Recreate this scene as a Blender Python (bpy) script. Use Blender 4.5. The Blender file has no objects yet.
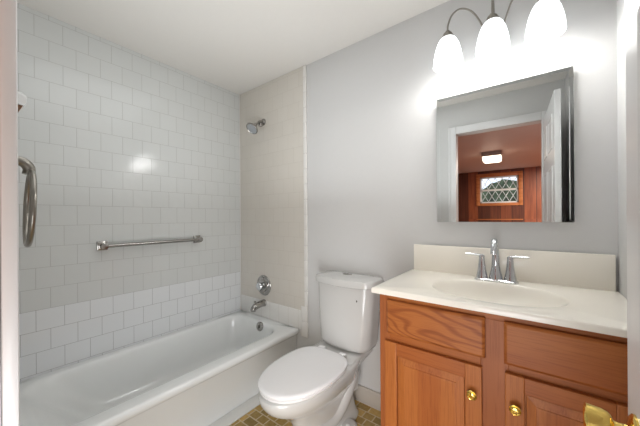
import bpy, bmesh, math, random
from mathutils import Vector, Matrix
PI = math.pi
S = bpy.context.scene
COL = S.collection

# ------------------------------------------------------------------ camera
CAM = Vector((0, 0, 1.215))
_y, _r = math.radians(37.64), math.radians(-.396)
_F = Vector((-math.sin(_y), math.cos(_y), 0)); _R = Vector((math.cos(_y), math.sin(_y), 0)); _U = Vector((0, 0, 1))
_R2 = _R*math.cos(_r) + _U*math.sin(_r); _U2 = -_R*math.sin(_r) + _U*math.cos(_r)
cd = bpy.data.cameras.new('camera'); cam = bpy.data.objects.new('camera', cd); COL.objects.link(cam)
cd.sensor_width = 36; cd.lens = 273.5/640*36; cd.shift_y = 4.45/640; cd.clip_start = .01; cd.clip_end = 60
m = Matrix((( _R2.x, _U2.x, -_F.x, CAM.x), (_R2.y, _U2.y, -_F.y, CAM.y), (_R2.z, _U2.z, -_F.z, CAM.z), (0, 0, 0, 1)))
cam.matrix_world = m
S.camera = cam

# ------------------------------------------------------------------ world, lights, exposure
S.view_settings.view_transform = 'Standard'; S.view_settings.look = 'None'
S.view_settings.exposure = 0.22; S.view_settings.gamma = 1.0; S.view_settings.use_curve_mapping = False
W = bpy.data.worlds.new('world'); S.world = W; W.use_nodes = True
bg = W.node_tree.nodes['Background']; bg.inputs[0].default_value = (.78, .86, 1, 1); bg.inputs[1].default_value = 1.6

def area(name, loc, rot, sx, sy, power, color):
    l = bpy.data.lights.new(name, 'AREA'); l.shape = 'RECTANGLE'; l.size = sx; l.size_y = sy
    l.energy = power; l.color = color
    o = bpy.data.objects.new(name, l); COL.objects.link(o); o.location = loc; o.rotation_euler = rot
    return o
area('overhead_fill_light', (-.85, .72, 2.374), (0, 0, 0), 1.3, .9, 3.4, (.94, .975, 1))  # unseen fill lamp added under the ceiling to even out the room
area('upward_fill_light', (-1.05, .72, 1.30), (PI, 0, 0), 1.0, .9, 5.6, (.94, .975, 1))  # added uplight with no fixture, brightens the ceiling for soft fill
area('doorway_fill_light', (-.12, .06, .52), (math.radians(94), 0, math.radians(40)), .5, .8, 6.4, (.95, .975, 1)).data.spread = math.radians(140)  # added low fill beside the doorway, lifts the tub and upright surfaces
area('hall_ceiling_fill_light', (1.15, -3.2, 2.33), (0, 0, 0), 1.2, 2.4, 160, (1, .93, .84))

# ------------------------------------------------------------------ materials
def srgb(r, g, b):
    f = lambda c: (c/255/12.92) if c/255 <= .04045 else ((c/255+.055)/1.055)**2.4
    return (f(r), f(g), f(b), 1)
class NT:
    def __init__(s, name):
        s.m = bpy.data.materials.new(name); s.m.use_nodes = True; s.t = s.m.node_tree
        s.b = s.t.nodes['Principled BSDF']; s.out = s.t.nodes['Material Output']
    def n(s, typ, **k):
        x = s.t.nodes.new(typ)
        for a, v in k.items(): setattr(x, a, v)
        return x
    def l(s, a, b): s.t.links.new(a, b)
    def coords(s, scale=(1, 1, 1), loc=(0, 0, 0), rot=(0, 0, 0)):
        c = s.n('ShaderNodeTexCoord'); mp = s.n('ShaderNodeMapping')
        mp.inputs['Scale'].default_value = scale; mp.inputs['Location'].default_value = loc; mp.inputs['Rotation'].default_value = rot
        s.l(c.outputs['Object'], mp.inputs['Vector']); return mp.outputs[0]
    def noise(s, vec, scale, detail=3, rough=.5):
        x = s.n('ShaderNodeTexNoise'); x.inputs['Scale'].default_value = scale; x.inputs['Detail'].default_value = detail
        x.inputs['Roughness'].default_value = rough; s.l(vec, x.inputs['Vector']); return x.outputs['Fac']
    def ramp(s, fac, stops):
        x = s.n('ShaderNodeValToRGB'); e = x.color_ramp.elements
        while len(e) < len(stops): e.new(.5)
        for q, (p, c) in zip(e, stops): q.position = p; q.color = c
        s.l(fac, x.inputs[0]); return x.outputs[0]
    def bump(s, h, strength, dist=.001, normal=None):
        x = s.n('ShaderNodeBump'); x.inputs['Strength'].default_value = strength; x.inputs['Distance'].default_value = dist
        s.l(h, x.inputs['Height'])
        if normal: s.l(normal, x.inputs['Normal'])
        s.l(x.outputs[0], s.b.inputs['Normal']); return x.outputs[0]
def plain(name, col, rough=.5, metal=0, spec=.5, coat=0, bumpy=0, bscale=60, var=.03):
    t = NT(name); v = t.coords()
    f = t.noise(v, bscale*.2 if bumpy else 8, 3)
    c = srgb(*col); d = tuple(x*(1-var) for x in c[:3]) + (1,)
    t.l(t.ramp(f, [(.3, d), (.7, c)]), t.b.inputs['Base Color'])
    t.b.inputs['Roughness'].default_value = rough; t.b.inputs['Metallic'].default_value = metal
    t.b.inputs['Specular IOR Level'].default_value = spec; t.b.inputs['Coat Weight'].default_value = coat
    if bumpy: t.bump(t.noise(v, bscale, 4), bumpy)
    return t.m
def emit(name, col, strength):
    t = NT(name); t.b.inputs['Base Color'].default_value = srgb(*col)
    t.b.inputs['Emission Color'].default_value = srgb(*col); t.b.inputs['Emission Strength'].default_value = strength
    t.b.inputs['Roughness'].default_value = .3
    return t.m

paint = plain('wall_paint', (205, 205, 204), .55, bumpy=.06, bscale=220, var=.01)
ceil_paint = plain('ceiling_paint', (229, 226, 221), .6, bumpy=.05, bscale=160, var=.01)
trim_paint = plain('trim_paint', (226, 226, 226), .32, bumpy=.08, bscale=40, var=.01)
base_paint = plain('baseboard_paint', (188, 181, 172), .4, var=.02)
porcelain = plain('porcelain', (200, 200, 198), .12, coat=.3, var=.005)
seat_plastic = plain('seat_plastic', (232, 232, 233), .22, var=.005)
enamel = plain('tub_enamel', (238, 240, 239), .14, coat=.3, var=.012)
marble = plain('cultured_marble', (243, 238, 227), .2, coat=.2, var=.02)
chrome = plain('chrome', (215, 217, 220), .09, 1, var=.02)
dull_chrome = plain('worn_chrome', (172, 170, 166), .22, 1, var=.15)
nickel = plain('brushed_nickel', (150, 146, 138), .3, 1, var=.1)
brass = plain('polished_brass', (232, 200, 110), .13, 1, var=.04)
dark = plain('dark_recess', (38, 30, 24), .6, var=.1)
caulk = plain('white_caulk', (222, 221, 217), .4)
mirror_m = plain('mirror_glass', (238, 240, 239), .0, 1, var=0)
white_wood = plain('white_lacquer', (232, 232, 228), .35)

def tile_mat(name, axis, border_z, c_up, c_low, mortar, mort_low, w=.118, h=.1175, zoff=.004, joff=.001, rough=.13, msize=.0011):
    t = NT(name); c = t.n('ShaderNodeTexCoord'); sp = t.n('ShaderNodeSeparateXYZ'); t.l(c.outputs['Object'], sp.inputs[0])
    def math_(op, a, bv):
        x = t.n('ShaderNodeMath', operation=op)
        if isinstance(a, (int, float)): x.inputs[0].default_value = a
        else: t.l(a, x.inputs[0])
        if isinstance(bv, (int, float)): x.inputs[1].default_value = bv
        else: t.l(bv, x.inputs[1])
        return x.outputs[0]
    u = math_('SUBTRACT', sp.outputs['Y' if axis == 'Y' else 'X'], joff); z = math_('SUBTRACT', sp.outputs['Z'], zoff)
    u = math_('ADD', u, 11.8)
    cb = t.n('ShaderNodeCombineXYZ'); t.l(u, cb.inputs[0]); t.l(z, cb.inputs[1])
    br = t.n('ShaderNodeTexBrick', offset=.5, offset_frequency=2, squash=1)
    br.inputs['Scale'].default_value = 1; br.inputs['Mortar Size'].default_value = msize; br.inputs['Mortar Smooth'].default_value = .35
    br.inputs['Brick Width'].default_value = w; br.inputs['Row Height'].default_value = h; br.inputs['Bias'].default_value = 0
    br.inputs['Color1'].default_value = (.45, .45, .45, 1); br.inputs['Color2'].default_value = (.55, .55, .55, 1); br.inputs['Mortar'].default_value = (0, 0, 0, 1)
    t.l(cb.outputs[0], br.inputs['Vector'])
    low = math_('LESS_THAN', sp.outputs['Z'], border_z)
    def mix(f, a, b, blend='MIX'):
        x = t.n('ShaderNodeMix', data_type='RGBA', blend_type=blend)
        if isinstance(f, (int, float)): x.inputs[0].default_value = f
        else: t.l(f, x.inputs[0])
        for i, q in ((6, a), (7, b)):
            if isinstance(q, tuple): x.inputs[i].default_value = q
            else: t.l(q, x.inputs[i])
        return x.outputs[2]
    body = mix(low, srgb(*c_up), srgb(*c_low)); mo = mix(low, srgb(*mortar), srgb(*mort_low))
    body = mix(.14, body, br.outputs['Color'], 'OVERLAY')
    t.l(mix(br.outputs['Fac'], body, mo), t.b.inputs['Base Color'])
    rr = t.n('ShaderNodeMapRange'); t.l(br.outputs['Fac'], rr.inputs[0]); rr.inputs[3].default_value = rough; rr.inputs[4].default_value = .7
    t.l(rr.outputs[0], t.b.inputs['Roughness'])
    inv = math_('SUBTRACT', 1.0, br.outputs['Fac'])
    b1 = t.n('ShaderNodeBump'); b1.inputs['Strength'].default_value = .5; b1.inputs['Distance'].default_value = .0012; t.l(inv, b1.inputs['Height'])
    wv = t.noise(c.outputs['Object'], 13, 1)
    t.bump(wv, .35, .0035, b1.outputs[0])
    return t.m
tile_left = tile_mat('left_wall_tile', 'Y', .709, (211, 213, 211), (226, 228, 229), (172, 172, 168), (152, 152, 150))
tile_end = tile_mat('end_wall_tile', 'X', .3, (211, 206, 197), (224, 224, 222), (184, 177, 166), (180, 178, 172), joff=-.013, msize=.0009)
tile_curb = tile_mat('end_wall_border_tile', 'X', 9, (224, 224, 222), (224, 223, 219), (178, 172, 162), (184, 178, 168), w=.109, h=2.0, zoff=-2, joff=-.001)

def floor_mat():
    t = NT('glazed_floor_tile'); v = t.coords(loc=(3, 3, 0))
    br = t.n('ShaderNodeTexBrick', offset=.5, offset_frequency=2, squash=1.3, squash_frequency=3)
    for k, q in (('Scale', 1), ('Mortar Size', .0042), ('Mortar Smooth', .2), ('Brick Width', .066), ('Row Height', .058), ('Bias', 0)): br.inputs[k].default_value = q
    br.inputs['Color1'].default_value = srgb(136, 112, 58); br.inputs['Color2'].default_value = srgb(200, 166, 100); br.inputs['Mortar'].default_value = srgb(206, 186, 152)
    t.l(v, br.inputs['Vector'])
    n = t.ramp(t.noise(v, 40, 4), [(.3, (.62, .6, .5, 1)), (.7, (1, 1, 1, 1))])
    x = t.n('ShaderNodeMix', data_type='RGBA', blend_type='MULTIPLY'); x.inputs[0].default_value = .6
    t.l(br.outputs['Color'], x.inputs[6]); t.l(n, x.inputs[7]); t.l(x.outputs[2], t.b.inputs['Base Color'])
    t.b.inputs['Roughness'].default_value = .25
    iv = t.n('ShaderNodeMath', operation='SUBTRACT'); iv.inputs[0].default_value = 1; t.l(br.outputs['Fac'], iv.inputs[1])
    t.bump(iv.outputs[0], .5, .0015)
    return t.m
floor_tile = floor_mat()

def wood(name, along, light, mid, darkc, rough=.38, k=1.0, seed=0, rings=9, st=.5):
    """grain runs along axis 'X' or 'Z'"""
    t = NT(name)
    sc = (st, 6, 6) if along == 'X' else (6, 6, st)
    v = t.coords(sc, (seed*1.7, seed*.9, seed*2.3))
    big = t.noise(v, 1.1*k, 2, .4)
    # cathedral rings: sine of the big noise
    mm = t.n('ShaderNodeMath', operation='MULTIPLY'); t.l(big, mm.inputs[0]); mm.inputs[1].default_value = rings*2*PI
    sn = t.n('ShaderNodeMath', operation='SINE'); t.l(mm.outputs[0], sn.inputs[0])
    mr = t.n('ShaderNodeMapRange'); t.l(sn.outputs[0], mr.inputs[0]); mr.inputs[1].default_value = -1; mr.inputs[2].default_value = 1
    v2 = t.coords((3, 90, 90) if along == 'X' else (90, 90, 3))
    fine = t.noise(v2, 2.5, 4, .6)
    c1 = t.ramp(mr.outputs[0], [(0, srgb(*mid)), (.55, srgb(*light)), (1, srgb(*light))])
    c2 = t.ramp(fine, [(.34, srgb(*darkc)), (.52, (1, 1, 1, 1))])
    x = t.n('ShaderNodeMix', data_type='RGBA', blend_type='MULTIPLY'); x.inputs[0].default_value = .3
    t.l(c1, x.inputs[6]); t.l(c2, x.inputs[7]); t.l(x.outputs[2], t.b.inputs['Base Color'])
    t.b.inputs['Roughness'].default_value = rough+.08; t.b.inputs['Specular IOR Level'].default_value = .3
    t.bump(fine, .12, .0005)
    return t.m
OL, OM, OD = (166, 98, 47), (154, 85, 38), (146, 88, 46)
oak_h = wood('oak_grain_across', 'X', OL, OM, OD, seed=1, rings=3)
oak_fig = wood('oak_cathedral_grain', 'X', OL, (140, 76, 34), OD, seed=4, k=.75, rings=19, st=2.2)
oak_v = wood('oak_grain_upright', 'Z', OL, OM, OD, seed=2, rings=2)
oak_frame = wood('oak_face_frame', 'Z', (160, 94, 52), (148, 84, 44), OD, seed=7, rings=2)
casing_wood = wood('window_casing_wood', 'X', (196, 124, 74), (176, 104, 58), OD, seed=3)

def panelling():
    t = NT('dark_wood_panelling'); c = t.n('ShaderNodeTexCoord'); sp = t.n('ShaderNodeSeparateXYZ'); t.l(c.outputs['Object'], sp.inputs[0])
    ad = t.n('ShaderNodeMath', operation='ADD'); t.l(sp.outputs['X'], ad.inputs[0]); t.l(sp.outputs['Y'], ad.inputs[1])
    cb = t.n('ShaderNodeCombineXYZ'); t.l(ad.outputs[0], cb.inputs[0]); t.l(sp.outputs['Z'], cb.inputs[1])
    mp = t.n('ShaderNodeMapping'); mp.inputs['Location'].default_value = (20, 2.2, 0); t.l(cb.outputs[0], mp.inputs[0])
    br = t.n('ShaderNodeTexBrick', offset=0, squash=1.4, squash_frequency=2)
    for k, q in (('Scale', 1), ('Mortar Size', .006), ('Mortar Smooth', .3), ('Brick Width', .17), ('Row Height', 12), ('Bias', 0)): br.inputs[k].default_value = q
    br.inputs['Color1'].default_value = srgb(88, 44, 24); br.inputs['Color2'].default_value = srgb(156, 84, 48); br.inputs['Mortar'].default_value = srgb(36, 16, 9)
    t.l(mp.outputs[0], br.inputs['Vector'])
    v2 = t.coords((12, 12, .9)); n = t.ramp(t.noise(v2, 2.2, 4), [(.3, (.45, .36, .3, 1)), (.7, (1, 1, 1, 1))])
    x = t.n('ShaderNodeMix', data_type='RGBA', blend_type='MULTIPLY'); x.inputs[0].default_value = .8
    t.l(br.outputs['Color'], x.inputs[6]); t.l(n, x.inputs[7]); t.l(x.outputs[2], t.b.inputs['Base Color'])
    t.b.inputs['Roughness'].default_value = .4
    return t.m
panel_m = panelling()
hall_ceil = plain('hall_ceiling_paint', (226, 198, 186), .5)
hall_floor = plain('hall_floor_wood', (120, 84, 58), .4, var=.3)

def glass_mat(name):
    t = NT(name); t.b.inputs['Base Color'].default_value = (1, 1, 1, 1); t.b.inputs['Transmission Weight'].default_value = 1
    t.b.inputs['Roughness'].default_value = 0; t.b.inputs['IOR'].default_value = 1.02
    return t.m
pane_glass = glass_mat('window_glass')
shade_m = NT('frosted_shade_glass')
shade_m.b.inputs['Base Color'].default_value = (.93, .95, .97, 1); shade_m.b.inputs['Roughness'].default_value = .35
shade_m.b.inputs['Emission Color'].default_value = (.93, .97, 1, 1); shade_m.b.inputs['Emission Strength'].default_value = 1.3
shade_m = shade_m.m
bulb_m = emit('glowing_bulb', (255, 250, 240), 8)
hall_lamp_m = emit('hall_lamp_diffuser', (255, 236, 214), 3.2)

# ------------------------------------------------------------------ mesh helpers
def meta(o, label=None, cat=None, group=None, kind=None):
    for k, v in (('label', label), ('category', cat), ('group', group), ('kind', kind)):
        if v: o[k] = v
    return o
def obj(name, bm, mat, parent=None, smooth=True, angle=40, **kw):
    me = bpy.data.meshes.new(name)
    bmesh.ops.recalc_face_normals(bm, faces=bm.faces)
    bm.to_mesh(me); bm.free()
    for mt in (mat if isinstance(mat, (list, tuple)) else [mat]): me.materials.append(mt)
    if smooth:
        me.polygons.foreach_set('use_smooth', [True]*len(me.polygons))
        try: me.set_sharp_from_angle(angle=math.radians(angle))
        except Exception: pass
    o = bpy.data.objects.new(name, me); COL.objects.link(o)
    if parent:
        o.parent = parent; o.matrix_parent_inverse = Matrix.Translation(-parent_loc(parent))
    return meta(o, **kw)
def parent_loc(p):
    v = Vector(p.location)
    # every Empty sits unrotated at its base and parts are authored in world coordinates;
    # a mesh parent keeps its own inverse, so its world offset is zero
    return Vector((0, 0, 0)) if p.type == 'MESH' else v
def thing(name, loc, label, cat, group=None, kind=None):
    o = bpy.data.objects.new(name, None); COL.objects.link(o); o.location = loc; o.empty_display_size = .1
    return meta(o, label, cat, group, kind)
def box(bm, x0, x1, y0, y1, z0, z1, bev=0, seg=2, mi=0, mat=None):
    vs = [bm.verts.new(Vector(p)) for p in ((x0, y0, z0), (x1, y0, z0), (x1, y1, z0), (x0, y1, z0), (x0, y0, z1), (x1, y0, z1), (x1, y1, z1), (x0, y1, z1))]
    if mat:
        for v in vs: v.co = mat @ v.co
    fs = [bm.faces.new([vs[i] for i in q]) for q in ((0, 3, 2, 1), (4, 5, 6, 7), (0, 1, 5, 4), (1, 2, 6, 5), (2, 3, 7, 6), (3, 0, 4, 7))]
    for f in fs: f.material_index = mi
    if bev:
        es = list({e for f in fs for e in f.edges})
        r = bmesh.ops.bevel(bm, geom=es, offset=bev, segments=seg, affect='EDGES', profile=.5)
        for f in r['faces']: f.material_index = mi
    return bm
def loft(bm, rings, cap0=True, cap1=True, closed=True, mi=0):
    vr = [[bm.verts.new(Vector(p)) for p in r] for r in rings]
    n = len(vr[0])
    for a, b in zip(vr, vr[1:]):
        for i in range(n if closed else n-1):
            j = (i+1) % n
            try: bm.faces.new((a[i], a[j], b[j], b[i])).material_index = mi
            except ValueError: pass
    if cap0: bm.faces.new(list(reversed(vr[0]))).material_index = mi
    if cap1: bm.faces.new(vr[-1]).material_index = mi
    return bm
def rrect(x0, x1, y0, y1, z, r, cs=8, sd=6):
    """rounded rectangle in XY with a fixed point count"""
    r = min(r, (x1-x0)/2-1e-4, (y1-y0)/2-1e-4); pts = []
    cor = [(x1-r, y1-r, 0), (x0+r, y1-r, 90), (x0+r, y0+r, 180), (x1-r, y0+r, 270)]
    for k, (cx, cy, a0) in enumerate(cor):
        for i in range(cs+1):
            a = math.radians(a0 + 90*i/cs); pts.append(Vector((cx+r*math.cos(a), cy+r*math.sin(a), z)))
        nx, ny, na = cor[(k+1) % 4]
        q = Vector((nx+r*math.cos(math.radians(na)), ny+r*math.sin(math.radians(na)), z)); p = pts[-1].copy()
        for i in range(1, sd): pts.append(p.lerp(q, i/sd))
    return pts
def lathe(bm, prof, M=Matrix(), n=32, mi=0, cap0=True, cap1=True):
    """prof: [(radius, height)] spun about local Z, placed by M"""
    rings = [[M @ Vector((r*math.cos(2*PI*i/n), r*math.sin(2*PI*i/n), h)) for i in range(n)] for r, h in prof]
    return loft(bm, rings, cap0, cap1, mi=mi)
def axis_m(loc, d, up=None):
    """matrix placing local Z along d"""
    d = Vector(d).normalized(); q = d.to_track_quat('Z', 'Y'); return Matrix.Translation(Vector(loc)) @ q.to_matrix().to_4x4()
def catmull(pts, n=8):
    P = [Vector(p) for p in pts]; P = [P[0]*2-P[1]] + P + [P[-1]*2-P[-2]]; out = []
    for i in range(1, len(P)-2):
        for k in range(n):
            t = k/n; a, b, c, d = P[i-1:i+3]
            out.append(.5*((2*b)+(c-a)*t+(2*a-5*b+4*c-d)*t*t+(3*b-a-3*c+d)*t**3))
    out.append(P[-2]); return out
def tube(bm, pts, rad, n=16, mi=0, cap=True, flat=1.0):
    """pts: list of Vector, rad: number or list; parallel-transport frames"""
    P = [Vector(p) for p in pts]; R = rad if isinstance(rad, (list, tuple)) else [rad]*len(P)
    t0 = (P[1]-P[0]).normalized(); u = t0.orthogonal().normalized()
    if abs(t0.z) < .9: u = (Vector((0, 0, 1)) - t0*t0.z).normalized()
    rings = []
    for i, p in enumerate(P):
        t = ((P[min(i+1, len(P)-1)]-P[max(i-1, 0)])).normalized()
        u = (u - t*u.dot(t)).normalized(); w = t.cross(u)
        rings.append([p + (u*math.cos(a)*flat + w*math.sin(a))*R[i] for a in [2*PI*k/n for k in range(n)]])
    return loft(bm, rings, cap, cap, mi=mi)
def new(): return bmesh.new()
def lin(a, b, n): return [a+(b-a)*i/(n-1) for i in range(n)]

XL, XR, YB, YF, H = -2.179, .277, 1.6, .029, 2.381     # left wall, right wall, back wall, front wall inside, ceiling
HX0, HX1, HY = -1.38, 2.1, -5.05                      # hall beyond the door
OX0, OX1, OH = -.570, .122, 2.066                      # door opening

# ------------------------------------------------------------------ structure
meta(obj('floor', box(new(), XL-.1, XR+.1, -.085, YB+.1, -.08, 0), floor_tile, smooth=False), 'small glazed brown and ochre mosaic tile bathroom floor', 'floor', kind='structure')
meta(obj('ceiling', box(new(), XL-.1, XR+.1, -.085, YB+.1, H, H+.08), ceil_paint, smooth=False), 'white painted bathroom ceiling', 'ceiling', kind='structure')
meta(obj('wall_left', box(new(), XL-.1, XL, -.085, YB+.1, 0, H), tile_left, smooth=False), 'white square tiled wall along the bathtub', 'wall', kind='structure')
wb = obj('wall_back', box(new(), XL, XR+.1, YB, YB+.1, 0, H), paint, smooth=False)
meta(wb, 'pale grey painted wall behind the toilet and vanity', 'wall', kind='structure')
b = new(); box(b, XL+.001, -1.380, YB-.009, YB-.0005, .494, H-.001)
obj('tile_panel', b, tile_end, wb, smooth=False, label='beige square tiles behind the shower')
b = new(); box(b, XL+.001, -1.418, YB-.013, YB-.0005, .3455, .494, .003)
obj('border_tile', b, tile_curb, wb, label='row of upright white tiles above the tub rim')
b = new()
z = .296; k = 0
while z < H-.01:
    z1 = min(z+.1175, H-.001)
    box(b, -1.382 if z > .49 else -1.416, -1.352, YB-.014, YB-.0005, z+.0002, z1-.0002, .0045 if z < .6 else .004, 3); z = z1
obj('tile_edge', b, plain('edge_tile', (228, 226, 222), .15), wb, label='rounded white edge tiles at the end of the tiling')
meta(obj('wall_right', box(new(), XR, XR+.1, -.085, YB, 0, H), paint, smooth=False), 'pale painted wall at the right end of the vanity', 'wall', kind='structure')
b = new()
box(b, XL, OX0-.0125, -.085, YF, 0, H); box(b, OX1+.0125, XR, -.085, YF, 0, H); box(b, OX0-.0125, OX1+.0125, -.085, YF, OH+.0125, H)
meta(obj('wall_front', b, paint, smooth=False), 'painted entry wall around the door opening', 'wall', kind='structure')
# caulk bead down the tiled corner
b = new(); box(b, XL, XL+.007, YB-.018, YB-.009, .346, H-.001, .002, 1)
meta(obj('trim_1', b, caulk), 'thin white bead in the tiled corner', 'trim', kind='structure')
# door casing
def casing(b, x0, x1, y0, y1, z0, z1): box(b, x0, x1, y0, y1, z0, z1, .004, 2)
b = new()
casing(b, OX0-.07, OX0+.003, YF, YF+.0165, 0, OH+.07); casing(b, OX1-.003, OX1+.06, YF, YF+.0165, 0, OH+.07); casing(b, OX0+.003, OX1-.003, YF, YF+.0165, OH-.003, OH+.07)
casing(b, OX0-.06, OX0-.05, YF+.0165, YF+.021, 0, OH+.06)
meta(obj('trim_2', b, trim_paint), 'white casing around the bathroom door opening', 'door casing', kind='structure')
b = new(); box(b, OX0-.012, OX0+.0, -.085, YF-.001, 0, OH); box(b, OX1, OX1+.012, -.085, YF-.001, 0, OH); box(b, OX0-.012, OX1+.012, -.085, YF-.001, OH, OH+.012)
meta(obj('trim_3', b, trim_paint, smooth=False), 'white door jamb lining', 'door jamb', kind='structure')
# baseboard of the back wall and curb strip beside the tub
b = new(); box(b, -1.35, -.53, YB-.016, YB-.0005, .0, .102, .004, 2); box(b, -1.35, -.53, YB-.022, YB-.016, 0, .008, .003, 1)
meta(obj('baseboard_back', b, base_paint), 'greige baseboard behind the toilet', 'baseboard', kind='structure')
b = new(); box(b, -1.492, -1.402, YF, YB-.016, .0, .010, .004, 2)
meta(obj('trim_4', b, caulk), 'pale strip on the floor along the bathtub front', 'floor trim', kind='structure')

# hall seen in the mirror
meta(obj('floor', box(new(), HX0-.1, HX1+.1, HY-.1, -.0855, -.08, -.001), hall_floor, smooth=False), 'brown floor of the panelled room', 'floor', kind='structure')
meta(obj('ceiling', box(new(), HX0-.1, HX1+.1, HY-.1, -.0855, H-.005, H+.08), hall_ceil, smooth=False), 'pinkish ceiling of the panelled room', 'ceiling', kind='structure')
meta(obj('wall_left', box(new(), HX0-.1, HX0, HY, -.0855, 0, H-.006), panel_m, smooth=False), 'dark wood panelled side wall seen in the mirror', 'wall', kind='structure')
meta(obj('wall_right', box(new(), HX1, HX1+.1, HY, -.0855, 0, H-.006), panel_m, smooth=False), 'dark wood panelled wall of the room beyond', 'wall', kind='structure')
WX0, WX1, WZ0, WZ1 = -.87, -.06, 1.55, 2.215
b = new(); box(b, HX0-.1, WX0, HY-.1, HY, 0, H-.006); box(b, WX1, HX1+.1, HY-.1, HY, 0, H-.006); box(b, WX0, WX1, HY-.1, HY, 0, WZ0); box(b, WX0, WX1, HY-.1, HY, WZ1, H-.006)
meta(obj('wall_far', b, panel_m, smooth=False), 'dark wood panelled wall with the lattice window', 'wall', kind='structure')
wn = thing('window_1', ((WX0+WX1)/2, HY, WZ0), 'small window with white diamond lattice seen in the mirror', 'window', kind='structure')
b = new()
for q in ((WX0-.085, WX0, WZ0-.07, WZ1+.09), (WX1, WX1+.085, WZ0-.07, WZ1+.09), (WX0, WX1, WZ1, WZ1+.09), (WX0, WX1, WZ0-.07, WZ0)):
    box(b, q[0], q[1], HY, HY+.02, q[2], q[3], .004, 2)
obj('window_casing', b, casing_wood, wn)
b = new(); t_ = .035
zm = (WZ0+WZ1)/2
for q in ((WX0, WX0+t_, WZ0, WZ1), (WX1-t_, WX1, WZ0, WZ1), (WX0, WX1, WZ1-t_, WZ1), (WX0, WX1, WZ0, WZ0+t_), (WX0, WX1, zm-.025, zm+.02)):
    box(b, q[0], q[1], HY-.06, HY-.02, q[2], q[3], .003, 1)
obj('window_frame', b, white_wood, wn)
b = new()
for (za, zb) in ((WZ0+t_, zm-.025), (zm+.02, WZ1-t_)):
    n = 5; wdt = (WX1-WX0-2*t_)/n; hh = zb-za
    for i in range(-1, n+1):
        for s in (1, -1):
            xa = WX0+t_+wdt*i if s > 0 else WX0+t_+wdt*(i+1)
            p0 = Vector((xa, HY-.045, za)); p1 = Vector((xa+s*wdt*1.0, HY-.045, zb))
            lo, hi = WX0+t_, WX1-t_
            if max(p0.x, p1.x) > hi+1e-4 or min(p0.x, p1.x) < lo-1e-4: continue
            tube(b, [p0, p1], .008, 6)
    # second set offset by half a cell makes closed diamonds
    for i in range(n):
        xm = WX0+t_+wdt*(i+.5)
obj('lattice', b, white_wood, wn)
b = new(); box(b, WX0+t_, WX1-t_, HY-.036, HY-.033, WZ0+t_, WZ1-t_)
obj('pane', b, pane_glass, wn, smooth=False)
# hedge outside the window
random.seed(5); b = new()
bmesh.ops.create_icosphere(b, subdivisions=4, radius=1)
for v in b.verts:
    s = 1+.18*math.sin(v.co.x*9+v.co.z*7)+.12*math.sin(v.co.y*13+v.co.z*11)+random.uniform(-.08, .08)
    v.co = Vector((v.co.x*2.3*s-.7, v.co.y*.5*s-6.9, v.co.z*.95*s+1.15))
obj('hedge', b, plain('hedge_leaves', (96, 112, 84), .8, var=.7, bumpy=.5, bscale=30), None, label='grey green bush outside the lattice window', cat='bush')

# ------------------------------------------------------------------ bathtub
tub = thing('bathtub', (-1.8, .8, 0), 'white enamel alcove bathtub against the tiled wall', 'bathtub')
x0, x1, y0, y1 = XL+.001, -1.452, YF+.001, YB-.002
R_ = [rrect(x0, -1.494, y0, y1, .0, .004), rrect(x0, -1.492, y0, y1, .02, .004), rrect(x0, -1.470, y0, y1, .285, .004), rrect(x0, -1.462, y0, y1, .298, .004),
      rrect(x0, -1.452, y0, y1, .305, .004), rrect(x0, -1.449, y0, y1, .318, .004), rrect(x0, -1.451, y0, y1, .332, .004), rrect(x0, -1.458, y0, y1, .340, .004), rrect(x0+.002, -1.470, y0+.002, y1-.002, .344, .01)]
ix0, ix1, iy0, iy1 = -2.128, -1.548, .16, 1.515
for d, z, r in ((-.012, .3435, .15), (-.004, .342, .15), (.003, .337, .15), (.008, .329, .148), (.014, .31, .145), (.024, .26, .14), (.036, .20, .135), (.05, .14, .13), (.064, .10, .125), (.085, .072, .115), (.115, .058, .10), (.16, .052, .08)):
    R_.append(rrect(ix0+d, ix1-d, iy0+d+max(0, .34-z)*.75, iy1-d*1.0, z, r))
obj('basin_and_apron', loft(new(), R_), enamel, tub, angle=60)
M = axis_m((-1.795, 1.494, .310), (0, -1, .16))
b = new(); lathe(b, [(.036, -.012), (.037, .003), (.034, .007), (.022, .0085), (.001, .0085)], M)
lathe(b, [(.006, .008), (.006, .011), (.001, .0115)], M @ Matrix.Translation((0, .02, 0)), 12); lathe(b, [(.006, .008), (.006, .011), (.001, .0115)], M @ Matrix.Translation((0, -.02, 0)), 12)
box(b, -.004, .004, -.012, .012, .008, .022, .002, mat=M)
obj('overflow_plate', b, dull_chrome, tub, label='round chrome overflow plate')
b = new(); lathe(b, [(.03, .050), (.03, .0545), (.02, .0555), (.001, .0555)], Matrix.Translation((-1.835, 1.36, 0)))
obj('drain', b, dull_chrome, tub)

# ------------------------------------------------------------------ tub spout
WY = YB-.0135
sp = thing('tub_spout', (-1.845, WY, .466), 'chrome tub spout on the tiled wall under the round valve', 'faucet')
b = new(); lathe(b, [(.031, .0), (.031, .008), (.027, .012), (.001, .012)], axis_m((-1.845, WY+.001, .475), (0, -1, 0)))
obj('collar', b, dull_chrome, sp)
pts = catmull([(-1.845, WY-.008, .475), (-1.845, WY-.045, .474), (-1.845, WY-.09, .467), (-1.845, WY-.114, .453), (-1.845, WY-.120, .431)], 6)
b = new(); tube(b, pts, lin(.029, .0285, 6)+lin(.0285, .0275, 7)+lin(.0275, .025, 6)+lin(.025, .021, len(pts)-19), 20)
obj('spout_body', b, dull_chrome, sp)
b = new(); lathe(b, [(.005, 0), (.005, .016), (.009, .018), (.009, .024), (.004, .028), (.001, .028)], Matrix.Translation((-1.845, WY-.100, .486)), 16)
obj('diverter_knob', b, dull_chrome, sp)

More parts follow.
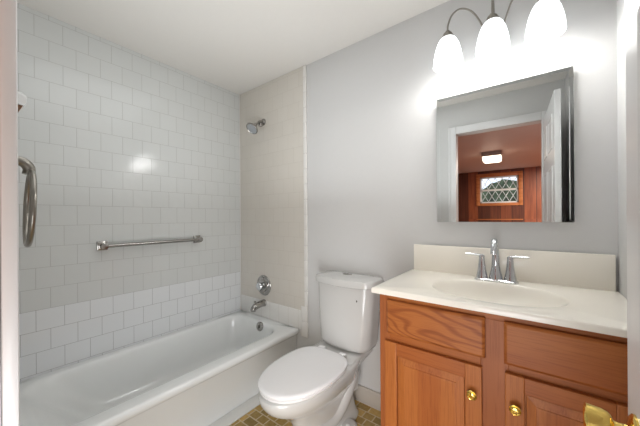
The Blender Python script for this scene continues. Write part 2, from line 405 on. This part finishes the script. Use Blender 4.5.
# ------------------------------------------------------------------ shower valve
WT = YB-.009
vl = thing('shower_valve', (-1.848, WT, .626), 'large round chrome shower valve above the tub spout', 'shower valve')
M = axis_m((-1.848, WT, .627), (0, -1, 0))
b = new(); lathe(b, [(.088, -.001), (.089, .004), (.085, .009), (.074, .011), (.070, .007), (.055, .009), (.050, .015), (.035, .018), (.001, .018)], M, 48)
obj('face_plate', b, dull_chrome, vl)
b = new(); lathe(b, [(.028, .016), (.027, .04), (.034, .046), (.035, .058), (.029, .066), (.012, .070), (.001, .070)], M, 12)
obj('handle', b, chrome, vl)
for s in (-1, 1):
    b = new(); lathe(b, [(.006, .008), (.006, .014), (.001, .015)], M @ Matrix.Translation((.0, .064*s, 0)), 10)
    obj('screw', b, dull_chrome, vl)

# ------------------------------------------------------------------ shower head
sh = thing('shower', (-1.846, WT, 2.055), 'small chrome shower head high on the beige tiled wall', 'shower')
b = new(); lathe(b, [(.030, -.001), (.029, .005), (.018, .012), (.012, .016), (.001, .016)], axis_m((-1.842, WT, 2.048), (0, -1, 0)))
obj('flange', b, dull_chrome, sh)
pts = catmull([(-1.842, WT-.004, 2.048), (-1.842, WT-.035, 2.045), (-1.842, WT-.065, 2.028), (-1.844, WT-.09, 2.0)], 6)
b = new(); tube(b, pts, .0105, 12); obj('arm', b, dull_chrome, sh)
d = Vector((.0, -.66, -.75)).normalized(); M = axis_m(pts[-1], d)
b = new(); lathe(b, [(.011, -.012), (.016, -.004), (.017, .006), (.013, .012), (.022, .018), (.044, .034), (.053, .044), (.054, .052), (.051, .056), (.047, .0525), (.001, .0525)], M, 32)
shd = obj('spray_head', b, dull_chrome, sh)
b = new(); lathe(b, [(.045, .052), (.044, .0545), (.026, .0555), (.001, .056)], M, 32)
for q in range(16):
    a = q*2*PI/16; rr_ = .036 if q % 2 else .022; lathe(b, [(.0035, .053), (.003, .0585), (.0005, .059)], M @ Matrix.Translation((rr_*math.cos(a), rr_*math.sin(a), 0)), 8)
obj('spray_face', b, plain('spray_face_plastic', (168, 172, 176), .35, var=.1), shd, label='light grey nozzle face')
b = new(); lathe(b, [(.001, -.004), (.014, .0), (.019, .012), (.019, .022), (.012, .03), (.001, .031)], axis_m((-1.838, WT-.022, 2.016), (0, -1, 0)), 20); obj('stop_knob', b, dull_chrome, sh)
b = new(); tube(b, [M @ Vector((0, .040, .054)), M @ Vector((0, .058, .052))], [.004, .0055], 10)
obj('spray_lever', b, dull_chrome, sh)

# ------------------------------------------------------------------ towel bar on the left wall
tb = thing('towel_bar', (XL, .85, 1.043), 'chrome towel bar on the white tiled wall above the tub', 'towel bar')
for yy in (.534, 1.160):
    b = new(); box(b, XL-.001, XL+.010, yy-.029, yy+.029, 1.015, 1.074, .003, 2); box(b, XL+.008, XL+.016, yy-.022, yy+.022, 1.022, 1.067, .003, 2)
    lathe(b, [(.016, 0), (.015, .026), (.019, .031), (.0195, .056), (.001, .058)], axis_m((XL+.012, yy, 1.043), (1, 0, 0)), 20)
    obj('bracket', b, dull_chrome, tb)
b = new(); tube(b, [(XL+.05, .52, 1.043), (XL+.05, 1.168, 1.043)], .0125, 16); obj('bar', b, dull_chrome, tb)

# ------------------------------------------------------------------ towel ring and small wall bracket by the entry
TX = -.83
tr = thing('towel_ring', (TX, YF, 1.34), 'brushed nickel towel ring hanging beside the white door casing', 'towel ring')
b = new(); lathe(b, [(.026, 0), (.026, .006), (.014, .012), (.001, .012)], axis_m((TX+.01, YF+.0, 1.330), (0, 1, 0)), 24)
obj('rosette', b, nickel, tr)
pts = catmull([(TX+.01, YF+.006, 1.334), (TX+.008, YF+.026, 1.336), (TX+.003, YF+.044, 1.333), (TX-.002, YF+.053, 1.322), (TX-.002, YF+.052, 1.309)], 6)
b = new(); tube(b, pts, [.0098]*len(pts), 14); obj('arm', b, nickel, tr)
b = new(); ring = [Vector((TX-.002+.076*math.sin(a), YF+.053+.003*math.cos(a)-.035*.076*math.sin(a), 1.238+.076*math.cos(a))) for a in [2*PI*i/48 for i in range(48)]]
rr = []
for i, p in enumerate(ring):
    tdir = (ring[(i+1) % 48]-ring[i-1]).normalized(); w = Vector((0, 1, 0)); u = tdir.cross(w).normalized(); w = u.cross(tdir)
    rr.append([p+(u*math.cos(a)+w*math.sin(a))*.0052 for a in [2*PI*k/12 for k in range(12)]])
rr.append(rr[0]); loft(b, rr, False, False); bmesh.ops.remove_doubles(b, verts=b.verts, dist=1e-5)
obj('ring', b, nickel, tr)
hk = thing('wall_bracket', (-.83, YF, 1.465), 'small rounded white bracket on the wall above the towel ring', 'wall bracket')
b = new(); loft(b, [[(-.855+u, YF+v, z) for u, v in ((0, 0), (.05, 0), (.05, w*.7), (.038, w), (.012, w), (0, w*.7))] for z, w in ((1.447, .044), (1.452, .048), (1.466, .049), (1.472, .044), (1.477, .034), (1.479, .018))])
obj('bracket_cap', b, porcelain, hk, angle=30)
b = new(); loft(b, [[(-.845, YF, z), (-.815, YF, z), (-.819, YF+w, z), (-.841, YF+w, z)] for z, w in ((1.412, .028), (1.43, .036), (1.4475, .044))])
obj('bracket_arm', b, plain('brown_metal', (128, 98, 76), .4, .3), hk, label='tapering brown arm under the white cap')

# ------------------------------------------------------------------ toilet
TC = -.948
toi = thing('toilet', (TC, 1.2, 0), 'white two piece toilet with closed lid beside the vanity', 'toilet')
def egg(z, w, yf, yb, sq=2.0, cx=TC, n=64, wy=.56):
    """egg outline: front (low y) elliptical, back squarer with exponent sq; wy is where it is widest"""
    ym = yf+(yb-yf)*wy; out = []
    for i in range(n):
        a = 2*PI*i/n; c, s = math.cos(a), math.sin(a)
        if s < 0: x = w*math.copysign(abs(c)**(2/2.15), c); y = ym+(ym-yf)*-abs(s)**(2/2.15)
        else: x = w*math.copysign(abs(c)**(2/sq), c); y = ym+(yb-ym)*abs(s)**(2/sq)
        out.append(Vector((cx+x, y, z)))
    return out
b = new()
loft(b, [egg(0, .112, 1.005, 1.50, 5), egg(.012, .114, 1.0, 1.505, 5), egg(.03, .104, 1.01, 1.495, 5), egg(.06, .094, 1.02, 1.49, 5), egg(.12, .088, 1.02, 1.48, 4.5), egg(.18, .092, 1.0, 1.475, 4),
         egg(.225, .108, .965, 1.47, 3.6), egg(.265, .134, .915, 1.465, 3.3), egg(.295, .153, .868, 1.462, 3.2), egg(.32, .165, .838, 1.462, 3.2), egg(.35, .173, .818, 1.465, 3.3), egg(.375, .176, .811, 1.468, 3.6), egg(.386, .174, .813, 1.468, 3.6), egg(.391, .166, .822, 1.46, 3.6)])
# tank deck behind the seat
loft(b, [rrect(TC-.10, TC+.10, 1.36, 1.575, .30, .03), rrect(TC-.13, TC+.13, 1.33, 1.58, .34, .03), rrect(TC-.155, TC+.155, 1.30, 1.582, .375, .03), rrect(TC-.155, TC+.155, 1.30, 1.582, .396, .03), rrect(TC-.148, TC+.148, 1.31, 1.575, .402, .03)])
obj('bowl', b, porcelain, toi, angle=50)
# trapway bulges and foot flares
for s in (-1, 1):
    b = new(); pts = catmull([(TC+s*.035, 1.08, .14), (TC+s*.058, 1.17, .10), (TC+s*.066, 1.26, .10), (TC+s*.076, 1.34, .16), (TC+s*.082, 1.40, .245), (TC+s*.072, 1.45, .26), (TC+s*.05, 1.48, .16)], 6)
    tube(b, pts, lin(.03, .042, 12)+lin(.042, .045, 12)+lin(.045, .04, len(pts)-24), 16); obj('trapway', b, porcelain, toi, angle=60)
    b = new(); loft(b, [egg(0, .062, 1.20, 1.40, 2.4, TC+s*.105, 32, .5), egg(.02, .060, 1.203, 1.397, 2.4, TC+s*.103, 32, .5), egg(.038, .045, 1.225, 1.375, 2.2, TC+s*.096, 32, .5), egg(.05, .025, 1.25, 1.35, 2, TC+s*.088, 32, .5)])
    obj('foot_flange', b, porcelain, toi, angle=60)
    b = new(); lathe(b, [(.014, 0), (.0145, .012), (.011, .02), (.001, .024)], Matrix.Translation((TC+s*.128, 1.305, .030)), 20)
    obj('bolt_cap', b, seat_plastic, toi, label='round white floor bolt cap')
b = new(); loft(b, [egg(.3915, .170, .832, 1.315, 3.0), egg(.396, .177, .824, 1.325, 3.0), egg(.404, .178, .823, 1.326, 3.0), egg(.408, .174, .828, 1.32, 3.0)])
obj('seat', b, seat_plastic, toi, angle=50)
b = new(); loft(b, [egg(.4088, .174, .829, 1.312, 3.0), egg(.412, .180, .820, 1.325, 3.0), egg(.421, .181, .819, 1.327, 3.0), egg(.4255, .177, .824, 1.322, 3.0), egg(.4275, .165, .838, 1.31, 3.0), egg(.4285, .10, .93, 1.25, 2.4), egg(.4288, .02, 1.06, 1.12, 2)])
obj('lid', b, seat_plastic, toi, angle=50)
for s in (-1, 1):
    b = new(); box(b, TC+s*.075-.022, TC+s*.075+.022, 1.322, 1.350, .4025, .424, .006, 3); obj('hinge', b, seat_plastic, toi)
def tankring(z, w, yf, yb, bow, r=.045, cx=TC+.018):
    pts = rrect(cx-w, cx+w, yf, yb, z, r, 8, 10)
    for p in pts:
        u = (p.x-cx)/w; f = max(0, (yb-p.y)/(yb-yf)); p.y -= bow*(1-u*u)*f
    return pts
b = new(); loft(b, [tankring(.404, .120, 1.46, 1.565, .02, .04), tankring(.408, .148, 1.435, 1.572, .028), tankring(.420, .167, 1.418, 1.578, .034), tankring(.445, .178, 1.412, 1.58, .038), tankring(.60, .190, 1.416, 1.582, .040), tankring(.786, .203, 1.422, 1.584, .040), tankring(.796, .203, 1.422, 1.584, .04)])
obj('tank', b, porcelain, toi, angle=60)
b = new(); loft(b, [tankring(.7965, .210, 1.414, 1.588, .042), tankring(.800, .215, 1.409, 1.590, .043), tankring(.826, .217, 1.408, 1.590, .043), tankring(.838, .213, 1.412, 1.587, .042), tankring(.843, .200, 1.425, 1.578, .038), tankring(.8445, .12, 1.46, 1.55, .02)])
tl = obj('tank_lid', b, porcelain, toi, angle=50)
b = new(); M = Matrix.Translation((TC+.002, 1.512, .843)) @ Matrix.Diagonal((1.45, .72, 1, 1))
lathe(b, [(.024, 0), (.024, .0045), (.021, .006), (.001, .006)], M, 32); box(b, -.0012, .0012, -.02, .02, .0055, .0068, mat=M)
obj('flush_button', b, dull_chrome, tl, label='oval chrome flush button')
b = new(); M = axis_m((TC+.135, 1.401, .722), (.1, -1, 0)); lathe(b, [(.0095, -.02), (.0095, .004), (.006, .007), (.001, .007)], M, 16)
box(b, -.005, .005, -.028, -.01, -.01, .003, .001, mat=M)
obj('handle_stub', b, plain('dark_metal', (70, 62, 54), .5, .3), toi, label='small dark metal stub on the tank front')

# ------------------------------------------------------------------ vanity cabinet
VX0, VX1, VY, VT = -.523, .262, 1.100, .888
vc = thing('vanity_cabinet', ((VX0+VX1)/2, 1.34, 0), 'honey oak vanity cabinet with two drawers over two doors', 'cabinet')
b = new(); yb_ = YB-.024
box(b, VX0, VX0+.016, VY+.019, yb_, 0.0, VT, mi=0); box(b, VX1-.016, VX1, VY+.019, yb_, 0, VT); box(b, VX0+.016, VX1-.016, yb_-.01, yb_, .09, VT)
box(b, VX0+.016, VX1-.016, VY+.019, yb_-.01, .09, .106); box(b, VX0+.016, VX1-.016, VY+.075, VY+.09, .0, .09)
obj('body', b, oak_frame, vc, smooth=False)
def bar_(b, x0, x1, z0, z1, mi): box(b, x0, x1, VY, VY+.019, z0, z1, .0012, 1, mi=mi)
b = new()
bar_(b, VX0, VX0+.044, .09, VT, 0); bar_(b, VX1-.044, VX1, .09, VT, 0); bar_(b, -.142, -.062, .09, VT-.026, 0)
bar_(b, VX0+.044, VX1-.044, VT-.026, VT, 1)
for xa, xb in ((VX0+.044, -.142), (-.062, VX1-.044)):
    bar_(b, xa, xb, .685, .735, 1); bar_(b, xa, xb, .09, .13, 1)
obj('face_frame', b, [oak_frame, oak_h], vc, smooth=False)
YD0, YD1 = 1.081, 1.0995
def slab_rings(x0, x1, z0, z1, prof):
    """rings around a rectangle in XZ: prof = [(inset, y)]"""
    return [[Vector((x0+i, y, z0+i)), Vector((x1-i, y, z0+i)), Vector((x1-i, y, z1-i)), Vector((x0+i, y, z1-i))] for i, y in prof]
for (x0, x1, mt) in ((-.486, -.127, oak_fig), (-.073, .232, oak_h)):
    b = new(); loft(b, slab_rings(x0, x1, .727, .866, [(.0, YD1), (0, YD0+.006), (.003, YD0+.003), (.009, YD0), (.02, YD0-.0005)]))
    obj('drawer', b, mt, vc, angle=20, label='figured oak false drawer front' if mt is oak_fig else None)
def door(x0, x1, z0, z1, knob_x):
    sw = .052; b = new()
    box(b, x0, x0+sw, YD0, YD1, z0, z1, .003, 2, mi=0); box(b, x1-sw, x1, YD0, YD1, z0, z1, .003, 2, mi=0)
    box(b, x0+sw-.0005, x1-sw+.0005, YD0+.0002, YD1, z1-sw, z1-.0002, .002, 2, mi=1); box(b, x0+sw-.0005, x1-sw+.0005, YD0+.0002, YD1, z0+.0002, z0+sw, .002, 2, mi=1)
    d = obj('door', b, [oak_v, oak_h], vc, angle=20)
    b = new(); i0 = sw-.001
    loft(b, slab_rings(x0, x1, z0, z1, [(i0, YD1-.001), (i0, YD0+.0145), (i0+.004, YD0+.0145), (i0+.0055, YD0+.009), (i0+.030, YD0+.0035), (i0+.031, YD0+.001), (i0+.034, YD0+.0005), (i0+.04, YD0+.0005)]))
    obj('raised_panel', b, oak_v, d, angle=15)
    M = axis_m((knob_x, YD0+.0005, .600), (0, -1, 0))
    b = new(); lathe(b, [(.0085, 0), (.007, .006), (.006, .011), (.011, .015), (.0155, .019), (.0165, .023), (.0145, .0255), (.0125, .0245), (.011, .0265), (.008, .0275), (.001, .0275)], M, 28)
    for s_ in (-1, 1): box(b, -.0065*s_-.001, -.0065*s_+.001, -.007, .007, .027, .0285, mat=M)
    box(b, -.007, .007, -.001, .001, .027, .0288, mat=M); box(b, -.001, .001, -.009, .009, .027, .0288, mat=M)
    obj('knob', b, brass, d, label='round brass knob')
door(-.494, -.137, .125, .694, -.165); door(-.071, .234, .125, .700, -.043)

# ------------------------------------------------------------------ countertop with basin
ct = thing('sink_countertop', (-.13, 1.33, VT), 'cream cultured marble sink top lying on the oak vanity', 'countertop')
CX0, CX1, CY0, CY1, CZ = -.549, XR-.002, 1.072, YB-.002, .911
bx, by, ra, rb = -.125, 1.312, .236, .180
def sup(a, k, z, ex=2.15):
    c, s = math.cos(a), math.sin(a)
    return Vector((bx+ra*k*math.copysign(abs(c)**(2/ex), c), by+rb*k*math.copysign(abs(s)**(2/ex), s), z))
N = 96; angs = [2*PI*(i+.5)/N for i in range(N)]
def rectpt(a, x0, x1, y0, y1, z):
    c, s = math.cos(a)*ra, math.sin(a)*rb
    t = min([((x1-bx)/c if c > 0 else (x0-bx)/c) if abs(c) > 1e-9 else 9e9, ((y1-by)/s if s > 0 else (y0-by)/s) if abs(s) > 1e-9 else 9e9])
    return Vector((bx+c*t, by+s*t, z))
def snapring(x0, x1, y0, y1, z):
    pts = [rectpt(a, x0, x1, y0, y1, z) for a in angs]
    for c in ((x0, y0), (x1, y0), (x1, y1), (x0, y1)):
        i = min(range(N), key=lambda k: (pts[k].x-c[0])**2+(pts[k].y-c[1])**2); pts[i] = Vector((c[0], c[1], z))
    return pts
rings = [snapring(CX0+.02, CX1-.02, CY0+.02, CY1-.02, CZ-.0225), snapring(CX0+.001, CX1, CY0+.001, CY1, CZ-.0225), snapring(CX0, CX1, CY0, CY1, CZ-.019), snapring(CX0, CX1, CY0, CY1, CZ-.006), snapring(CX0+.002, CX1, CY0+.002, CY1, CZ-.0015), snapring(CX0+.006, CX1-.001, CY0+.006, CY1-.001, CZ)]
rings += [[sup(a, k, CZ-z_) for a in angs] for k, z_ in ((1.0, 0), (.985, .0008), (.965, .004), (.945, .010), (.92, .02), (.88, .038), (.81, .062), (.71, .085), (.56, .103), (.38, .114), (.2, .119), (.09, .120))]
b = new(); loft(b, rings, False, True)
obj('basin_top', b, marble, ct, angle=50)
b = new(); box(b, CX0+.012, CX1-.008, YB-.021, YB-.002, CZ-.001, 1.057, .003, 2)
bs = obj('backsplash', b, marble, ct)
b = new(); lathe(b, [(.021, .0), (.021, .003), (.017, .0045), (.001, .0035)], Matrix.Translation((bx, by, CZ-.1205)), 24); obj('drain', b, chrome, ct)

# ------------------------------------------------------------------ faucet
FY = 1.515; FX = -.132
fa = thing('faucet', (FX, FY, CZ), 'chrome two handle faucet behind the cream basin', 'faucet')
b = new(); loft(b, [rrect(FX-.088, FX+.088, FY-.027, FY+.027, CZ+.0003, .026), rrect(FX-.088, FX+.088, FY-.027, FY+.027, CZ+.007, .026), rrect(FX-.083, FX+.083, FY-.022, FY+.022, CZ+.012, .021), rrect(FX-.07, FX+.07, FY-.012, FY+.012, CZ+.0135, .011)])
obj('base_plate', b, chrome, fa)
for s in (-1, 1):
    hx = FX+s*.056
    b = new(); lathe(b, [(.025, .010), (.0235, .022), (.019, .045), (.0145, .080), (.0125, .105), (.0125, .115), (.010, .120), (.001, .121)], Matrix.Translation((hx, FY, CZ)), 24)
    h = obj('handle_post', b, chrome, fa)
    b = new(); pts = [Vector((hx-s*.005, FY, CZ+.116)), Vector((hx+s*.02, FY, CZ+.119)), Vector((hx+s*.045, FY-.002, CZ+.120)), Vector((hx+s*.070, FY-.004, CZ+.121))]
    tube(b, pts, [.009, .008, .0075, .0065], 12, flat=.7); obj('lever', b, chrome, h)
b = new(); lathe(b, [(.028, .010), (.026, .03), (.020, .055), (.016, .085), (.001, .086)], Matrix.Translation((FX, FY+.002, CZ)), 24)
pts = catmull([(FX, FY+.002, CZ+.06), (FX, FY+.002, CZ+.11), (FX, FY+.002, CZ+.148), (FX, FY-.014, CZ+.180), (FX, FY-.042, CZ+.190), (FX, FY-.070, CZ+.178), (FX, FY-.084, CZ+.152), (FX, FY-.086, CZ+.140)], 6)
tube(b, pts, lin(.018, .0135, 14)+lin(.0135, .0120, len(pts)-14), 18)
sp_ = obj('spout', b, chrome, fa, angle=60)
b = new(); lathe(b, [(.0125, .016), (.0125, .0), (.009, -.001), (.001, .002)], Matrix.Translation((FX, FY-.086, CZ+.136)), 18); obj('aerator', b, chrome, sp_)
b = new(); lathe(b, [(.003, 0), (.003, .03), (.006, .033), (.006, .042), (.001, .044)], Matrix.Translation((FX, FY+.021, CZ+.012)), 12); obj('lift_rod', b, chrome, fa)

# ------------------------------------------------------------------ medicine cabinet mirror
MX0, MX1, MZ0, MZ1, MY = -.403, .146, 1.187, 1.849, 1.570
mc = thing('mirror', ((MX0+MX1)/2, YB, MZ0), 'rectangular mirror with narrow edge bands hanging above the chrome faucet', 'mirror')
b = new(); box(b, MX0+.004, MX1-.004, MY+.0085, YB-.0005, MZ0+.004, MZ1-.004, .001, 1); obj('cabinet_box', b, plain('cabinet_white', (225, 225, 222), .4), mc)
b = new(); bw = .015; tilt = math.tan(math.radians(1.55))*bw
loft(b, slab_rings(MX0, MX1, MZ0, MZ1, [(0, MY+.0038), (0, MY-tilt), (bw, MY), (bw+.0001, MY)]), True, True)
CM = Vector(((MX0+MX1)/2, MY, (MZ0+MZ1)/2)); RM = Matrix.Translation(CM) @ Matrix.Rotation(math.radians(.75), 4, 'Z') @ Matrix.Translation(-CM)
for v in b.verts: v.co = RM @ v.co      # the cabinet door hangs very slightly open
obj('mirror_glass', b, mirror_m, mc, smooth=False)

# ------------------------------------------------------------------ vanity light
LX = -.134
vlt = thing('vanity_light', (LX, YB, 2.09), 'three shade vanity light glowing above the mirror', 'light fixture')
b = new(); M = axis_m((LX+.008, YB-.0005, 2.085), (0, -1, 0)) @ Matrix.Diagonal((1.0, 1.0, 1, 1))
lathe(b, [(.047, 0), (.047, .006), (.042, .014), (.030, .02), (.016, .034), (.001, .036)], M, 36)
obj('back_plate', b, nickel, vlt)
SHY = 1.462
for k, sx in enumerate((-.322, LX, .050)):
    dx = sx-LX
    if k == 1: ctrl = [(LX+.005, YB-.03, 2.10), (LX, YB-.05, 2.16), (LX, YB-.085, 2.215), (LX, SHY+.012, 2.205), (LX, SHY, 2.165), (LX, SHY, 2.135)]
    else: ctrl = [(LX+dx*.16, YB-.03, 2.09), (LX+dx*.27, YB-.06, 2.15), (LX+dx*.45, YB-.095, 2.205), (LX+dx*.68, SHY+.01, 2.222), (LX+dx*.88, SHY, 2.205), (LX+dx*.985, SHY, 2.165), (sx, SHY, 2.135)]
    b = new(); tube(b, catmull(ctrl, 7), .0042, 10); arm = obj('arm', b, nickel, vlt, angle=60)
    b = new(); lathe(b, [(.006, .058), (.010, .054), (.012, .046), (.020, .042), (.022, .036), (.022, .031), (.027, .028), (.030, .018), (.028, .014), (.001, .014)], Matrix.Translation((sx, SHY, 2.078)), 28)
    obj('socket_cap', b, nickel, vlt)
    b = new(); pr = [(.028, .160), (.034, .155), (.043, .138), (.052, .112), (.059, .080), (.064, .045), (.066, .018), (.067, .0)]
    pr = [(r, .160-(.160-h)*.84) for r, h in pr]
    inner = [(r-.003, h) for r, h in reversed(pr)]
    lathe(b, pr+[(.0645, .0246)]+inner, Matrix.Translation((sx, SHY, 1.937)), 40, cap0=False, cap1=False)
    obj('shade', b, shade_m, vlt, angle=60, label='frosted white glass bell shade')
    b = new(); lathe(b, [(.001, 0), (.012, .002), (.024, .014), (.029, .032), (.026, .05), (.015, .07), (.013, .09), (.001, .091)], Matrix.Translation((sx, SHY, 1.975)), 24)
    obj('bulb', b, bulb_m, vlt)
    l = bpy.data.lights.new('vanity_bulb_light', 'POINT'); l.energy = 1.75; l.color = (1, .985, .965); l.shadow_soft_size = .035
    lo = bpy.data.objects.new('vanity_bulb_light', l); COL.objects.link(lo); lo.location = (sx, SHY, 1.950)

# ------------------------------------------------------------------ open bathroom door
hinge = Vector((.128, .047)); free = Vector((.146, .78)); L = (free-hinge).length
th = math.atan2(free.x-hinge.x, free.y-hinge.y)
DM = Matrix.Translation((hinge.x, hinge.y, 0)) @ Matrix.Rotation(-th, 4, 'Z')      # local Y along the door, local -X is the visible face
dr = thing('door_1', (hinge.x, hinge.y, 0), 'white six panel door standing open at the right', 'door', kind='structure')
b = new(); box(b, 0, .034, 0, L, .012, 2.045, .002, 1, mat=DM)
slab = obj('door_slab', b, trim_paint, dr)
b = new()
pw = (L-.30)/2
for (za, zb) in ((.22, .78), (.95, 1.56), (1.68, 1.92)):
    for ya in (.10, .20+pw):
        for sgn, xf in ((-1, 0), (1, .034)):
            rr = []
            for i, dep in ((0, -.0008), (.004, .005), (.012, .005), (.022, .001), (.035, .001)):
                xx = xf+sgn*dep
                rr.append([DM @ Vector((xx, ya+i, za+i)), DM @ Vector((xx, ya+pw-i, za+i)), DM @ Vector((xx, ya+pw-i, zb-i)), DM @ Vector((xx, ya+i, zb-i))])
            loft(b, rr)
obj('door_panel', b, trim_paint, slab, angle=20)
for sgn, xf in ((-1, 0), (1, .034)):
    M = DM @ axis_m((xf, L-.065, .830), (sgn, 0, 0))
    b = new(); lathe(b, [(.033, -.0005), (.033, .003), (.028, .007), (.018, .010), (.013, .012), (.0115, .022), (.013, .028), (.021, .031), (.0258, .036), (.0275, .044), (.0282, .056), (.0288, .064), (.026, .066), (.019, .0645), (.015, .060), (.001, .060)], M, 40)
    kn = obj('door_knob', b, brass, dr, label='polished brass flared door knob')
    b = new(); lathe(b, [(.0125, .0595), (.0125, .062), (.001, .062)], M, 20); obj('knob_recess', b, dark, kn)

# ------------------------------------------------------------------ hall ceiling lamp and white chest
hl = thing('ceiling_lamp', (-.44, -2.75, H-.005), 'square flush lamp on the pinkish ceiling seen in the mirror', 'ceiling lamp')
b = new(); box(b, -.598, -.292, -2.95, -2.60, H-.085, H-.006, .004, 1); obj('lamp_body', b, plain('lamp_trim', (150, 128, 116), .5), hl)
b = new(); loft(b, [rrect(-.588, -.302, -2.94, -2.61, H-.0855, .02), rrect(-.583, -.307, -2.935, -2.615, H-.15, .03), rrect(-.563, -.327, -2.92, -2.63, H-.165, .03)])
obj('diffuser', b, hall_lamp_m, hl)
ch = thing('chest', (-.527, HY+.3, 0), 'white chest below the lattice window seen in the mirror', 'cabinet')
b = new(); box(b, -.912, -.142, HY+.02, HY+.45, .06, 1.118, .004, 1); obj('chest_body', b, white_wood, ch)
b = new(); box(b, -.927, -.127, HY+.02, HY+.465, 1.119, 1.145, .004, 1); obj('chest_top', b, white_wood, ch)
for z0 in (.10, .35, .60, .86):
    b = new(); box(b, -.892, -.162, HY+.4505, HY+.462, z0, z0+.23, .004, 1); dd = obj('chest_drawer', b, white_wood, ch)
    for xk in (-.707, -.347):
        b = new(); lathe(b, [(.012, 0), (.010, .01), (.016, .02), (.001, .028)], axis_m((xk, HY+.4615, z0+.115), (0, 1, 0)), 16); obj('chest_knob', b, nickel, dd)
for xk in (-.887, -.197):
    for yk in (HY+.03, HY+.40): obj('chest_foot', box(new(), xk, xk+.03, yk, yk+.03, 0.0, .06), white_wood, ch)
